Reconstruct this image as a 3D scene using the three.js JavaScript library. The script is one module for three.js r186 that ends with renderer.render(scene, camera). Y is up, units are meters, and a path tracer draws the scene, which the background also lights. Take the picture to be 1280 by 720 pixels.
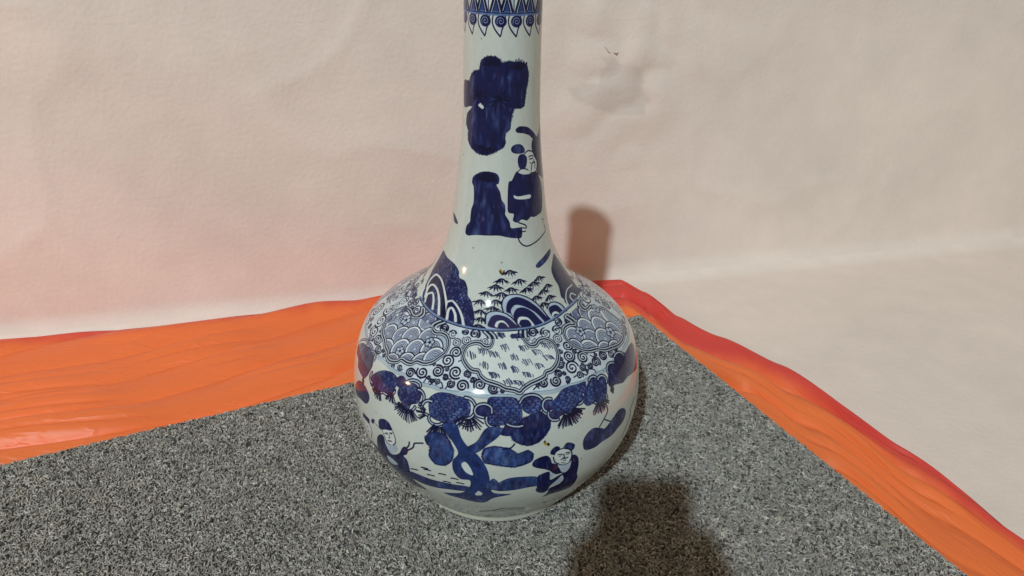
import * as THREE from 'three';
import { mergeGeometries } from 'three/addons/utils/BufferGeometryUtils.js';
import { MarchingCubes } from 'three/addons/objects/MarchingCubes.js';
import { ImprovedNoise } from 'three/addons/math/ImprovedNoise.js';

// ------------------------------------------------------------------ camera, light, exposure
const scene = new THREE.Scene();
const camera = new THREE.PerspectiveCamera(43.6, 16 / 9, 0.02, 30);
camera.position.set(0, 0.4543, 0.5177);
camera.up.set(-0.0167, 0.8863, -0.4629);
camera.lookAt(camera.position.x + 0.01889, camera.position.y - 0.46259, camera.position.z - 0.88637);
const renderer = new THREE.WebGLRenderer({ antialias: true });
renderer.toneMapping = THREE.LinearToneMapping;
renderer.toneMappingExposure = 1;
renderer.shadowMap.enabled = true;
const KEY = { dir: [-0.215, 0.652, 0.728], dist: 6, power: 71, color: [0.83, 0.97, 1.02] };   // cool bulb behind the photographer's left shoulder
const SIDE = { dir: [-0.90, 0.27, 0.345], dist: 1.9, power: 0.8, color: [1, 0.6, 0.33] };     // weak warm bulb far to the left
scene.background = new THREE.Color().setRGB(0.215, 0.165, 0.112);                               // dim warm light of the unseen room

// ------------------------------------------------------------------ helpers
let seed = 7;
const rnd = () => { seed = (seed * 1664525 + 1013904223) >>> 0; return seed / 4294967296; };
const rr = (a, b) => a + (b - a) * rnd();
const PN = new ImprovedNoise();
const noise = (x, y, z = 0.37) => PN.noise(x, y, z);
const fbm = (x, y, n = 4, z = 0.37) => { let s = 0, a = 1, t = 0; for (let i = 0; i < n; i++) { s += a * noise(x, y, z + i * 9.1); t += a; a *= 0.5; x *= 2.03; y *= 2.03; } return s / t; };
const smooth = (a, b, x) => { const t = Math.min(1, Math.max(0, (x - a) / (b - a))); return t * t * (3 - 2 * t); };
function thing(name, label, category, x = 0, y = 0, z = 0) {
  const o = new THREE.Group(); o.name = name; o.position.set(x, y, z); o.userData = { label, category }; scene.add(o); return o;
}
function mesh(name, g, m, parent) {
  const o = new THREE.Mesh(g, m); o.name = name; o.castShadow = true; o.receiveShadow = true; parent.add(o); return o;
}
function toTexture(w, h, f, srgb) {             // f(u, v) -> [r, g, b] in 0..1
  const d = new Uint8Array(w * h * 4);
  for (let j = 0; j < h; j++) for (let i = 0; i < w; i++) { const c = f(i / w, j / h), k = (j * w + i) * 4; d[k] = c[0] * 255; d[k + 1] = c[1] * 255; d[k + 2] = c[2] * 255; d[k + 3] = 255; }
  const t = new THREE.DataTexture(d, w, h); t.wrapS = t.wrapT = THREE.RepeatWrapping; t.magFilter = THREE.LinearFilter; t.minFilter = THREE.LinearMipmapLinearFilter; t.generateMipmaps = true;
  if (srgb) t.colorSpace = THREE.SRGBColorSpace; t.needsUpdate = true; return t;
}

// ------------------------------------------------------------------ backdrop: paper sweeping from the table up the wall
const T = 0.032;                                 // thickness of the carpet mat; its top is y = 0
const SW = 0.03, WALLZ = -0.438, YAW = 0.24, PIV = [0.10, -0.438];                 // sweep radius, distance of the upright part
const turnWall = (x, z) => [PIV[0] + x * Math.cos(YAW) + (z - PIV[1]) * Math.sin(YAW), PIV[1] - x * Math.sin(YAW) + (z - PIV[1]) * Math.cos(YAW)];   // the paper hangs a little askew
const floorY = (x, z) => { const d = -((x - PIV[0]) * Math.sin(YAW) + (z - PIV[1]) * Math.cos(YAW)) + SW; return -T - 0.006 + (d > 0 ? SW - Math.sqrt(Math.max(0, SW * SW - d * d)) : 0); };
function sweep(s) {                              // s: metres along the paper from z = 0.4 backwards
  const flat = 0.4 - (WALLZ + SW), arc = SW * Math.PI / 2;
  if (s < flat) return [-T - 0.006, 0.4 - s, 0, 1];
  if (s < flat + arc) { const a = (s - flat) / SW; return [-T - 0.006 + SW * (1 - Math.cos(a)), WALLZ + SW - SW * Math.sin(a), Math.sin(a), Math.cos(a)]; }
  return [-T - 0.006 + SW + (s - flat - arc), WALLZ, 1, 0];
}
{
  const NX = 520, NS = 420, W = 3.2, L = 2.0, pos = [], uv = [], col = [], idx = [];
  const greyPatch = [[0.031, 0.288],[0.042, 0.290],[0.054, 0.284],[0.075, 0.279],[0.087, 0.268],[0.087, 0.253],[0.103, 0.236],[0.093, 0.217],[0.058, 0.213],[0.028, 0.225],[-0.010, 0.241],[-0.017, 0.252],[0.009, 0.257],[0.029, 0.258]];   // outline of a slightly greyer patch, upper right of the paper
  const inGreyPatch = (x, y) => { let r = false; for (let i = 0, j = greyPatch.length - 1; i < greyPatch.length; j = i++) if ((greyPatch[i][1] > y) !== (greyPatch[j][1] > y) && x < (greyPatch[j][0] - greyPatch[i][0]) * (y - greyPatch[i][1]) / (greyPatch[j][1] - greyPatch[i][1]) + greyPatch[i][0]) r = !r; return r; };
  for (let j = 0; j <= NS; j++) for (let i = 0; i <= NX; i++) {
    const x = (i / NX - 0.5) * W, s = j / NS * L, [y, z, nz, ny] = sweep(s);
    const up = smooth(0.80, 0.95, s);
    let d = 0.006 * fbm(x * 2.2 + 5, s * 2.0, 3) * up + 0.0022 * fbm(x * 9 + 2, s * 7, 3) * up;
    const bx = x - 0.06, by = s - 1.15;          // crumple in the upper right of the paper
    d += 0.010 * Math.exp(-(bx * bx + by * by) / 0.012) * Math.abs(fbm(x * 11 + 3, s * 11 + 8, 2)) * 2;
    const wr = fbm(x * 3.1 + 11, s * 3.7 + 4, 2); d += 0.0016 * Math.pow(1 - Math.min(1, Math.abs(wr) * 5), 3) * up;
    const [wx, wz] = turnWall(x, z + d * nz); const isGrey = inGreyPatch(x + 0.004 * noise(x * 60, y * 60), y + 0.004 * noise(x * 60, y * 60, 7)); if (isGrey) d -= 0.0006; pos.push(wx, y + d * ny, wz); uv.push(x, s); col.push(...(isGrey ? [0.885, 0.89, 0.895] : [1, 1, 1]));
  }
  for (let j = 0; j < NS; j++) for (let i = 0; i < NX; i++) { const a = j * (NX + 1) + i, b = a + NX + 1; idx.push(a, a + 1, b, b, a + 1, b + 1); }
  const g = new THREE.BufferGeometry(); g.setAttribute('position', new THREE.Float32BufferAttribute(pos, 3)); g.setAttribute('uv', new THREE.Float32BufferAttribute(uv, 2)); g.setAttribute('color', new THREE.Float32BufferAttribute(col, 3)); g.setIndex(idx); g.computeVertexNormals();
  const map = toTexture(512, 512, (u, v) => {
    const p = (a, b, k) => fbm(a * k + 20, b * k + 20, 4) * (1 - smooth(0.8, 1, u)) + fbm((a - 1) * k + 20, b * k + 20, 4) * smooth(0.8, 1, u);
    const m = 1 + 0.05 * p(u, v, 4) + 0.03 * p(u, v, 22); return [0.94 * m, 0.89 * m, 0.855 * m].map((c) => Math.min(1, c));
  }, true);
  map.repeat.set(1.2, 1.2);
  const bump = toTexture(256, 256, (u, v) => { const n = 0.5 + 0.5 * fbm(u * 40, v * 40, 3); return [n, n, n]; }); bump.repeat.set(5, 5);
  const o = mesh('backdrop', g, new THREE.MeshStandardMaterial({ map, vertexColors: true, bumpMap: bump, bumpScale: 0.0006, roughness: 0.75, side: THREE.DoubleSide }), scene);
  o.userData = { kind: 'structure', label: 'pale pinkish paper backdrop behind the vase with a small torn crease', category: 'backdrop' };
}
// ------------------------------------------------------------------ vase profile (metres, radius over height), natural cubic spline
const ZK = [0.008, 0.02, 0.04, 0.065, 0.09, 0.115, 0.14, 0.16, 0.175, 0.19, 0.205, 0.22, 0.24, 0.27, 0.31, 0.36, 0.44];
const RK = [0.076, 0.0859, 0.0993, 0.1134, 0.12, 0.12, 0.1151, 0.1033, 0.0845, 0.0639, 0.0518, 0.0441, 0.0381, 0.0335, 0.029, 0.0271, 0.0262];
const CK = (() => {
  const n = ZK.length, h = ZK.slice(1).map((z, i) => z - ZK[i]), a = new Array(n).fill(0), b = new Array(n).fill(1), c = new Array(n).fill(0), d = new Array(n).fill(0);
  for (let i = 1; i < n - 1; i++) { a[i] = h[i - 1]; b[i] = 2 * (h[i - 1] + h[i]); c[i] = h[i]; d[i] = 3 * ((RK[i + 1] - RK[i]) / h[i] - (RK[i] - RK[i - 1]) / h[i - 1]); }
  for (let i = 1; i < n; i++) { const m = a[i] / b[i - 1]; b[i] -= m * c[i - 1]; d[i] -= m * d[i - 1]; }
  const r = new Array(n); r[n - 1] = d[n - 1] / b[n - 1]; for (let i = n - 2; i >= 0; i--) r[i] = (d[i] - c[i] * r[i + 1]) / b[i]; return r;
})();
const ZTOP = 0.426;
function radius(z) {
  const lip = 0.0016 * smooth(0.415, 0.426, z) + 0.0006 * Math.exp(-Math.pow((z - 0.1862) / 0.0011, 2));
  if (z > 0.44) return 0.0262 + lip;
  let k = 0; while (k < ZK.length - 2 && z > ZK[k + 1]) k++;
  const h = ZK[k + 1] - ZK[k], t = z - ZK[k];
  return lip + RK[k] + ((RK[k + 1] - RK[k]) / h - h * (2 * CK[k] + CK[k + 1]) / 3) * t + CK[k] * t * t + (CK[k + 1] - CK[k]) / (3 * h) * t * t * t;
}
const ZB = 0.006, NT = 1200, STAB = [0];          // arc length along the profile from ZB upwards
for (let i = 1; i <= NT; i++) { const za = ZB + (ZTOP - ZB) * (i - 1) / NT, zb = ZB + (ZTOP - ZB) * i / NT; STAB.push(STAB[i - 1] + Math.hypot(zb - za, radius(zb) - radius(za))); }
const arc = (z) => { const f = Math.min(NT - 1e-6, Math.max(0, (z - ZB) / (ZTOP - ZB) * NT)), i = Math.floor(f); return STAB[i] + (STAB[i + 1] - STAB[i]) * (f - i); };
const unarc = (s) => { let lo = 0, hi = NT; while (hi - lo > 1) { const m = (lo + hi) >> 1; if (STAB[m] < s) lo = m; else hi = m; } return ZB + (ZTOP - ZB) * (lo + (s - STAB[lo]) / (STAB[hi] - STAB[lo])) / NT; };

// ------------------------------------------------------------------ glaze painting: two canvases in surface coordinates (angle, arc length), each covering half a turn
const ZS = 0.1815;                                // where the shoulder meets the foot of the neck
const spots = [];
const INK = { K: '#0a1034', D: '#131c4b', M: '#2c4680', T: '#223770', P: '#2b2b54', R: '#4d213a', G: '#343a56', B: '#6d86ab', L: '#aec0d2', W: '#d2dddd', Y: '#a98a2c' };
const BASE = '#c9d2cd';
const sheets = [{ z0: ZB, z1: ZS, W: 2048, H: 2048, R: 0.12 }, { z0: ZS, z1: ZTOP, W: 1024, H: 2048, R: 0.04 }].map((o) => {
  const cv = document.createElement('canvas'); cv.width = o.W; cv.height = o.H;
  const c = cv.getContext('2d'); c.fillStyle = BASE; c.fillRect(0, 0, o.W, o.H); c.lineCap = 'round'; c.lineJoin = 'round';
  return { ...o, cv, c, s0: arc(o.z0), s1: arc(o.z1), sx: o.W / (Math.PI * o.R * 1000), sy: o.H / ((arc(o.z1) - arc(o.z0)) * 1000) };
});
// every stroke is drawn in millimetres: x = angle * R, y = arc length; three times, so that it wraps round the half turn
function paint(zlo, zhi, draw) {
  for (const h of sheets) {
    if (zhi < h.z0 - 0.012 || zlo > h.z1 + 0.012) continue;
    for (const w of [-1, 0, 1]) {
      h.c.save(); h.c.setTransform(h.sx, 0, 0, -h.sy, h.W / 2 + w * h.W, h.H + h.s0 * 1000 * h.sy);
      draw(h.c, (a, z) => [a * h.R * 1000, arc(z) * 1000], h); h.c.restore();
    }
  }
}
const pairs = (p) => { const o = []; for (let i = 0; i < p.length; i += 2) o.push([p[i] / 1000, p[i + 1] / 1e4]); return o; };
const zr = (q) => [Math.min(...q.map((p) => p[1])), Math.max(...q.map((p) => p[1]))];
function trace(c, m, closed, round = true) {
  const n = m.length, at = (i) => closed ? m[(i + n) % n] : m[Math.min(n - 1, Math.max(0, i))];
  c.beginPath(); c.moveTo(m[0][0], m[0][1]);
  for (let i = 0; i < (closed ? n : n - 1); i++) {
    const a = at(i - 1), b = at(i), d = at(i + 1), e = at(i + 2);
    if (round) c.bezierCurveTo(b[0] + (d[0] - a[0]) / 6, b[1] + (d[1] - a[1]) / 6, d[0] - (e[0] - b[0]) / 6, d[1] - (e[1] - b[1]) / 6, d[0], d[1]); else c.lineTo(d[0], d[1]);
  }
  if (closed) c.closePath();
}
function fill(ink, p, round = 1) { const q = pairs(p); paint(...zr(q), (c, X) => { c.fillStyle = INK[ink]; trace(c, q.map((v) => X(...v)), true, !!round); c.fill(); }); }
function line(ink, w, p) { const q = pairs(p); paint(...zr(q), (c, X) => { c.strokeStyle = INK[ink]; c.lineWidth = w * 1.45; trace(c, q.map((v) => X(...v)), false); c.stroke(); }); }
function blob(ink, p, kind = '') {                // a wash of cobalt with brush marks, pooled darker at its rim
  const q = pairs(p), sd = seed;
  paint(...zr(q), (c, X, h) => {
    seed = sd;
    const m = q.map((v) => X(...v)), xs = m.map((v) => v[0]), ys = m.map((v) => v[1]), x0 = Math.min(...xs), x1 = Math.max(...xs), y0 = Math.min(...ys), y1 = Math.max(...ys);
    c.fillStyle = INK[ink]; trace(c, m, true); c.fill(); c.save(); c.clip();
    const kx = h.R / radius(q[0][1]);
    const tones = ['14,20,52', '112,142,190', '24,36,92', '84,108,166', '58,34,76', '14,18,52', '96,122,176'];
    const dk = kind === 'd', n = (dk ? 0.5 : 1) * Math.min(150, 26 + (x1 - x0) * (y1 - y0) / kx * 0.16);
    for (let i = 0; i < n; i++) {
      const x = rr(x0, x1), y = rr(y0, y1), r = rr(1.2, 5.5), ti = Math.floor(rnd() * tones.length), t = tones[ti], al = rr(0.15, 0.62) * (ti % 5 === 1 || ti === 6 ? (dk ? 0.25 : 0.75) : 1), g = c.createRadialGradient(0, 0, 0, 0, 0, r);
      g.addColorStop(0, 'rgba(' + t + ',' + al.toFixed(3) + ')'); g.addColorStop(1, 'rgba(' + t + ',0)'); c.fillStyle = g;
      c.save(); c.translate(x, y); c.rotate(rr(-0.5, 0.5)); c.scale(rr(0.3, 0.7) * kx, rr(0.8, 2.2)); c.beginPath(); c.arc(0, 0, r, 0, 7); c.fill(); c.restore();
    }
    for (let i = 0; i < n * 0.6; i++) { const x = rr(x0, x1), y = rr(y0, y1), l = rr(1.5, 6); c.globalAlpha = rr(0.08, 0.3); c.strokeStyle = rnd() < 0.7 ? '#10163c' : '#6f8bbd'; c.lineWidth = rr(0.25, 0.7); c.beginPath(); c.moveTo(x, y); c.quadraticCurveTo(x + rr(-0.6, 0.6), y + l * 0.5, x + rr(-1, 1), y + l); c.stroke(); }
    if (kind === 's' || kind === 'm') {           // overlapping scales
      const r = kind === 's' ? 2.2 : 1.9;
      for (let y = y1 + r; y > y0 - r; y -= r * 0.95) for (let x = x0 - r * kx, k = 0; x < x1 + r * kx; x += r * 1.9 * kx, k++) {
        const cx = x + rr(-0.5, 0.5) * kx + (Math.round(y / r) % 2) * r * 0.95 * kx, cy = y + rr(-0.4, 0.4);
        c.globalAlpha = kind === 'm' ? rr(0.15, 0.55) : rr(0.08, 0.3); c.fillStyle = rnd() < 0.6 ? '#7d97c4' : '#232c68'; c.beginPath(); c.ellipse(cx, cy, r * kx * rr(0.6, 0.95), r * rr(0.6, 0.9), 0, 0, 7); c.fill();
        c.globalAlpha = rr(0.55, 0.95); c.strokeStyle = '#141a48'; c.lineWidth = rr(0.4, 0.8); c.beginPath(); c.ellipse(cx, cy, r * kx, r, 0, kind === 's' ? -0.3 : 0, kind === 's' ? 3.5 : 6.3); c.stroke();
      }
    }
    if (kind === 'n') {                           // star of fine needles over the wash
      const cx = rr(x0 * 0.6 + x1 * 0.4, x0 * 0.4 + x1 * 0.6), cy = (y0 + y1) / 2;
      c.strokeStyle = '#0f143a'; for (let i = 0; i < 40; i++) { const t = rr(0, 6.28), a = rr(1, 3), b = rr(3, 7); c.globalAlpha = rr(0.12, 0.4); c.lineWidth = rr(0.2, 0.45); c.beginPath(); c.moveTo(cx + Math.cos(t) * a * kx, cy + Math.sin(t) * a); c.lineTo(cx + Math.cos(t) * b * kx, cy + Math.sin(t) * b); c.stroke(); }
    }
    c.globalAlpha = 0.6; c.strokeStyle = INK.K; c.lineWidth = 0.9; trace(c, m, true); c.stroke();
    c.restore();
    if (kind === 'n') {                           // short fringe of needles along the outline
      const mx = m.reduce((s, p) => s + p[0], 0) / m.length, my = m.reduce((s, p) => s + p[1], 0) / m.length; c.strokeStyle = '#141c4a';
      for (let i = 0; i < m.length; i++) { const p = m[i], q2 = m[(i + 1) % m.length], L = Math.hypot((q2[0] - p[0]) / kx, q2[1] - p[1]), k = Math.max(1, Math.round(L / 0.9)); for (let j = 0; j < k; j++) { const t = (j + rr(0.1, 0.9)) / k, x = p[0] + (q2[0] - p[0]) * t, y = p[1] + (q2[1] - p[1]) * t, dx = (x - mx) / kx, dy = y - my, dl = Math.hypot(dx, dy) + 1e-6, r = rr(0.1, 0.75); c.globalAlpha = rr(0.5, 0.95); c.lineWidth = rr(0.4, 0.8); c.beginPath(); c.moveTo(x - dx / dl * 0.8 * kx, y - dy / dl * 0.8); c.lineTo(x + dx / dl * r * kx, y + dy / dl * r); c.stroke(); } }
    }
  });
}
function lobe(p, w) { const q = pairs(p); paint(...zr(q), (c, X) => { const m = q.map((v) => X(...v)); for (const [ink, k] of [['K', 1.2], ['L', 0.42]]) { c.strokeStyle = INK[ink]; c.lineWidth = w * k; trace(c, m, false); c.stroke(); } }); }
// local strokes round (a, z): offsets in millimetres on the surface
function local(am, zt, draw) { const a = am / 1000, z = zt / 1e4; paint(z, z, (c, X, h) => { const [x, y] = X(a, z), k = h.R / radius(z); draw(c, (u, v) => [x + u * k, y + v], k); }); }
function spiral(am, zt, rx, ry, filler) {
  if (!filler) spots.push([am / 1000, arc(zt / 1e4) * 1000, (rx + ry) / 20]);
  const sd = seed; local(am, zt, (c, P) => {
    seed = sd; const dir = rnd() < 0.5 ? 1 : -1, t0 = rr(0, 6.28), turns = rr(1.8, 2.4), fore = zt > 1760 ? 0.62 : 1, n = 46, pt = (f) => { const t = t0 + dir * f * turns * 6.283, r = 0.06 + 0.94 * Math.pow(f, 0.85); return P(Math.cos(t) * r * rx / 10, Math.sin(t) * r * ry / 10); };
    c.fillStyle = '#ccdae2'; c.beginPath(); for (let i = 0; i <= 30; i++) { const t = i / 30 * 6.283, q = P(Math.cos(t) * rx / 10, Math.sin(t) * ry / 10); i ? c.lineTo(...q) : c.moveTo(...q); } c.fill();
    c.strokeStyle = INK.K; c.lineWidth = Math.min(1.15, 0.27 * Math.min(rx, ry) / 10 + 0.14) * fore; trace(c, [...Array(n + 1).keys()].map((i) => pt(i / n)), false); c.stroke();
    c.lineWidth *= 1.25; trace(c, [...Array(25).keys()].map((i) => pt(1 - i / 24 * 0.42 / turns * 2)), false); c.stroke();
    if (ry > 22) { c.fillStyle = INK.K; c.beginPath(); c.arc(...P(0, 0), 0.4, 0, 7); c.fill(); }
  });
}
function needles(am, zt, a0, a1, r0, r1, n) {      // screen-like angles: 90 points down the pot
  const sd = seed; local(am, zt, (c, P) => {
    seed = sd; c.strokeStyle = INK.K; const up = a1 - a0 > 150 || a0 >= 180 ? 0 : 0.4 * r1 / 10;
    for (let i = 0; i < n; i++) { const t = (a0 + (a1 - a0) * (i + rr(0.2, 0.8)) / n) * Math.PI / 180, b = rr(0.9, 1.15) * r1 / 10 + up, r = Math.max(r0 / 10, up * 1.3); c.lineWidth = rr(0.75, 1.2); c.globalAlpha = 1; c.beginPath(); c.moveTo(...P(Math.cos(t) * r, up - Math.sin(t) * r)); c.lineTo(...P(Math.cos(t) * b, up - Math.sin(t) * b)); c.stroke(); }
  });
}
function bamboo(am, zt) {
  const sd = seed; local(am, zt, (c, P) => {
    seed = sd; c.fillStyle = INK.K;
    const n = 6; for (let i = 0; i < n; i++) {
      const q = i - (n - 1) / 2, t = -Math.PI / 2 + q * 0.46 + rr(-0.1, 0.1), l = rr(4.2, 6.0), w = rr(0.55, 0.85), ux = Math.cos(t), uy = Math.sin(t), ox = q * 0.75, oy = 0.4 - 0.16 * q * q;
      c.beginPath(); c.moveTo(...P(ox, oy)); c.lineTo(...P(ox + ux * l * 0.4 - uy * w, oy + uy * l * 0.4 + ux * w)); c.lineTo(...P(ox + ux * l, oy + uy * l)); c.lineTo(...P(ox + ux * l * 0.4 + uy * w, oy + uy * l * 0.4 - ux * w)); c.fill();
    }
    c.strokeStyle = INK.K; c.lineWidth = 1.1; c.beginPath(); c.moveTo(...P(-2.2, -0.7)); c.quadraticCurveTo(...P(0, 1.1), ...P(2.2, -0.7)); c.stroke();
    c.globalAlpha = 0.55; c.strokeStyle = INK.B; c.lineWidth = 0.4; c.beginPath(); c.moveTo(...P(-3.6, -5)); c.quadraticCurveTo(...P(0, -6.6), ...P(3.8, -5)); c.stroke();
  });
}
function grass(am, zt) {
  const sd = seed; local(am, zt, (c, P) => {
    seed = sd; c.strokeStyle = INK.D; const n = Math.floor(rr(4, 7)), sl = rr(0.1, 0.45), st = rr(-0.25, 0.1);
    for (let i = 0; i < n; i++) { const x = (i - n / 2) * 1.35 + rr(-0.35, 0.35), y = x * st + rr(-0.7, 0.7), l = rr(1.0, 2.9), bow = rr(-0.5, 0.9); c.lineWidth = rr(0.6, 1.25); c.globalAlpha = rr(0.65, 1); c.beginPath(); c.moveTo(...P(x - sl * l, y + l * 0.8)); c.quadraticCurveTo(...P(x + bow, y + 0.3), ...P(x + sl * l * 1.2, y - l)); c.stroke(); }
    if (rnd() < 0.5) { c.lineWidth = 0.5; c.globalAlpha = 0.8; c.beginPath(); c.moveTo(...P(-n * 0.7, 1.2 - n * 0.7 * st)); c.quadraticCurveTo(...P(-n * 0.2, 2.4), ...P(n * 0.2, 1.2 + n * 0.2 * st)); c.stroke(); }
  });
}
function blossom(am, zt, rx, ry) {
  local(am, zt, (c, P) => {
    for (const [ink, k] of [['K', 0.52], ['L', 0.33]]) for (let i = 0; i < 5; i++) { const t = i * 1.257 + 0.4; c.fillStyle = INK[ink]; c.beginPath(); for (let j = 0; j <= 16; j++) { const s = j / 16 * 6.283, q = P((Math.cos(t) * 0.58 + Math.cos(s) * k) * rx / 10, (Math.sin(t) * 0.58 + Math.sin(s) * k) * ry / 10); j ? c.lineTo(...q) : c.moveTo(...q); } c.fill(); }
    c.fillStyle = INK.K; c.beginPath(); c.arc(...P(0, 0), 0.75, 0, 7); c.fill();
  });
}
function speck(am, zt) { local(am, zt, (c, P) => { c.fillStyle = '#2c2a26'; c.beginPath(); c.arc(...P(0, 0), 0.45, 0, 7); c.fill(); }); }
const inside = (q, x, y) => { let r = false; for (let i = 0, j = q.length - 1; i < q.length; j = i++) if ((q[i][1] > y) !== (q[j][1] > y) && x < (q[j][0] - q[i][0]) * (y - q[i][1]) / (q[j][1] - q[i][1]) + q[i][0]) r = !r; return r; };
const ZC = 0.1552, ZR = 0.186;                    // lower border of the collar, ridge line
let panels = [];


function collar(...ps) {
  panels = ps.map(pairs);
  const ring = (z, n = 60) => [...Array(n + 1).keys()].map((i) => [(-0.6 + 1.2 * i / n) * Math.PI, z + 0.0004 * Math.sin(i * 1.7)]);
  paint(ZC, ZR, (c, X) => {
    const lo = ring(ZC).map((v) => X(...v)), hi = ring(ZR).map((v) => X(...v)).reverse(); c.fillStyle = '#c6d5df'; c.beginPath(); [...lo, ...hi].forEach((v, i) => i ? c.lineTo(...v) : c.moveTo(...v)); c.fill();
    for (const [z, w, ink, al] of [[ZC - 0.0004, 2.4, '#9fb3c2', 0.8], [ZC + 0.0006, 0.5, '#62799c', 0.8], [ZC - 0.0015, 0.4, '#7f95b0', 0.6]]) { c.globalAlpha = al; c.strokeStyle = ink; c.lineWidth = w; trace(c, ring(z).map((v) => X(...v)), false); c.stroke(); }
  });
  panels.forEach((q, i) => paint(...zr(q), (c, X) => { c.fillStyle = i ? '#a6b7ca' : '#d2dedd'; trace(c, q.map((v) => X(...v)), true); c.fill(); }));
}
function panelLines() {
  panels.forEach((q) => paint(...zr(q), (c, X) => { for (const [w, ink] of [[4.2, INK.K], [2.9, '#b9c8cf'], [1.15, INK.K]]) { c.strokeStyle = ink; c.lineWidth = w; trace(c, q.map((v) => X(...v)), false); c.stroke(); } }));
}
function wave(panel, am, zt, rx, ry) {
  const q = pairs(panel);
  paint(...zr(q), (c, X, h) => {
    c.save(); trace(c, q.map((v) => X(...v)), true); c.clip();
    const a = am / 1000, z = zt / 1e4, [x, y] = X(a, z), k = h.R / radius(z), e = (f) => { c.beginPath(); c.ellipse(x, y - ry / 30, rx / 10 * k * f, ry / 10 * 1.08 * f, 0, 0, 7); };
    c.fillStyle = '#d6e2e8'; e(1); c.fill(); c.strokeStyle = INK.K; c.lineWidth = 0.95; c.stroke();
    c.fillStyle = '#a6b7ca'; e(0.74); c.fill();
    for (const f of [0.74, 0.6, 0.46, 0.33, 0.2]) { c.lineWidth = 0.55; c.strokeStyle = '#1c2a62'; e(f); c.stroke(); c.lineWidth = 0.4; c.strokeStyle = '#c3d0d8'; e(f - 0.07); c.stroke(); }
    c.restore();
  });
}
function fillCurls() {                            // small spirals wherever the collar is still bare
  const tri = panels.map((q) => q.map((v) => [v[0], arc(v[1]) * 1000])), near = (a, s) => { for (const q of tri) { for (const off of [-Math.PI, 0, Math.PI]) { if (inside(q, a + off, s)) return true; const R = radius(unarc(s / 1000)) * 1000; for (let i = 0; i < q.length; i++) { const b = q[(i + 1) % q.length]; for (const t of [0, 0.33, 0.67]) if (Math.hypot((q[i][0] + (b[0] - q[i][0]) * t - a - off) * R, q[i][1] + (b[1] - q[i][1]) * t - s) < 2.5) return true; } } } return false; };
  const s0 = arc(ZC) * 1000 + 1.2, s1 = arc(ZR) * 1000 - 1.2;
  for (const [rmin, rmax, tries] of [[2.3, 3.0, 2500], [1.4, 2.0, 3500]]) for (let k = 0; k < tries; k++) {
    const a = rr(-Math.PI / 2, Math.PI / 2), s = rr(s0, s1), r = rr(rmin, rmax), z = unarc(s / 1000), R = radius(z) * 1000;
    const grassBack = Math.abs(Math.abs(a) - 1.56) < 0.36 && s > s0 + 7;   // grass panel that faces away
    if (grassBack || s - r < s0 || s + r > s1 || near(a, s)) continue;
    if (spots.some((p) => { let da = Math.abs(a - p[0]); da = Math.min(da, Math.PI - da); return Math.hypot(da * R, s - p[1]) < (r + p[2]) * 0.97; })) continue;
    spots.push([a, s, r]); spiral(Math.round(a * 1000), Math.round(z * 1e4), r * 10, r * 10, 1);
  }
}
// collar on the shoulder: wash, cartouches, spirals, lower border
const grassPanel=[-109,1848,-58,1828,-46,1802,-71,1781,-120,1781,-158,1793,-215,1792,-269,1775,-286,1741,-273,1714,-226,1685,-183,1670,-141,1668,-119,1647,-77,1627,-25,1617,18,1607,59,1591,116,1581,154,1568,182,1586,238,1607,293,1617,344,1629,366,1647,413,1652,469,1674,508,1704,523,1742,512,1773,455,1794,395,1792,353,1777,306,1777,269,1793,252,1819,263,1850];
const wavePanelLeft=[-957,1858,-917,1837,-938,1814,-1009,1802,-1102,1809,-1195,1800,-1257,1772,-1262,1738,-1253,1701,-1192,1669,-1113,1647,-1039,1636,-984,1618,-929,1607,-903,1586,-855,1577,-792,1596,-763,1619,-707,1618,-665,1625,-632,1646,-570,1649,-518,1665,-476,1694,-439,1729,-446,1768,-494,1795,-557,1801,-619,1793,-673,1802,-675,1827,-608,1857];
const wavePanelRight=[837,1853,870,1822,853,1805,799,1814,729,1813,680,1796,663,1762,694,1725,746,1692,805,1672,884,1660,943,1634,1031,1616,1136,1593,1260,1588,1358,1601,1422,1628,1419,1703,1424,1741,1304,1777,1284,1810,1207,1815,1144,1826,1152,1860,1246,1865];
collar(grassPanel,wavePanelLeft,wavePanelRight);
spiral(-1026,1833,53,54);
spiral(-565,1823,39,41);
spiral(-445,1812,36,38);
spiral(-378,1779,35,37);
spiral(-349,1737,45,48);
spiral(-394,1694,50,52);
spiral(-302,1649,49,49);
spiral(-437,1635,46,45);
spiral(-548,1605,48,44);
spiral(-636,1578,42,36);
spiral(-738,1578,28,23);
spiral(-807,1564,22,17);
spiral(-234,1590,44,43);
spiral(-1238,1612,69,56);
spiral(-1297,1668,66,63);
spiral(-1117,1611,55,44);
spiral(-1031,1580,48,35);
spiral(-1520,1649,77,75);
spiral(-1364,1725,61,65);
spiral(-1218,1575,36,24);
spiral(-228,1831,38,41);
spiral(-288,1797,36,39);
spiral(-116,1606,43,43);
spiral(-120,1801,32,35);
spiral(362,1831,37,39);
spiral(491,1816,43,45);
spiral(620,1815,42,44);
spiral(584,1778,40,41);
spiral(328,1600,38,37);
spiral(419,1596,42,40);
spiral(455,1628,30,29);
spiral(-23,1591,38,38);
spiral(686,1846,36,36);
spiral(634,1736,43,43);
spiral(598,1691,48,47);
spiral(710,1661,52,48);
spiral(795,1610,45,37);
spiral(897,1616,43,36);
spiral(984,1596,40,30);
spiral(576,1636,55,52);
spiral(1060,1601,37,28);
spiral(1359,1845,71,72);
spiral(1537,1803,64,72);
spiral(1483,1864,54,54);
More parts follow.
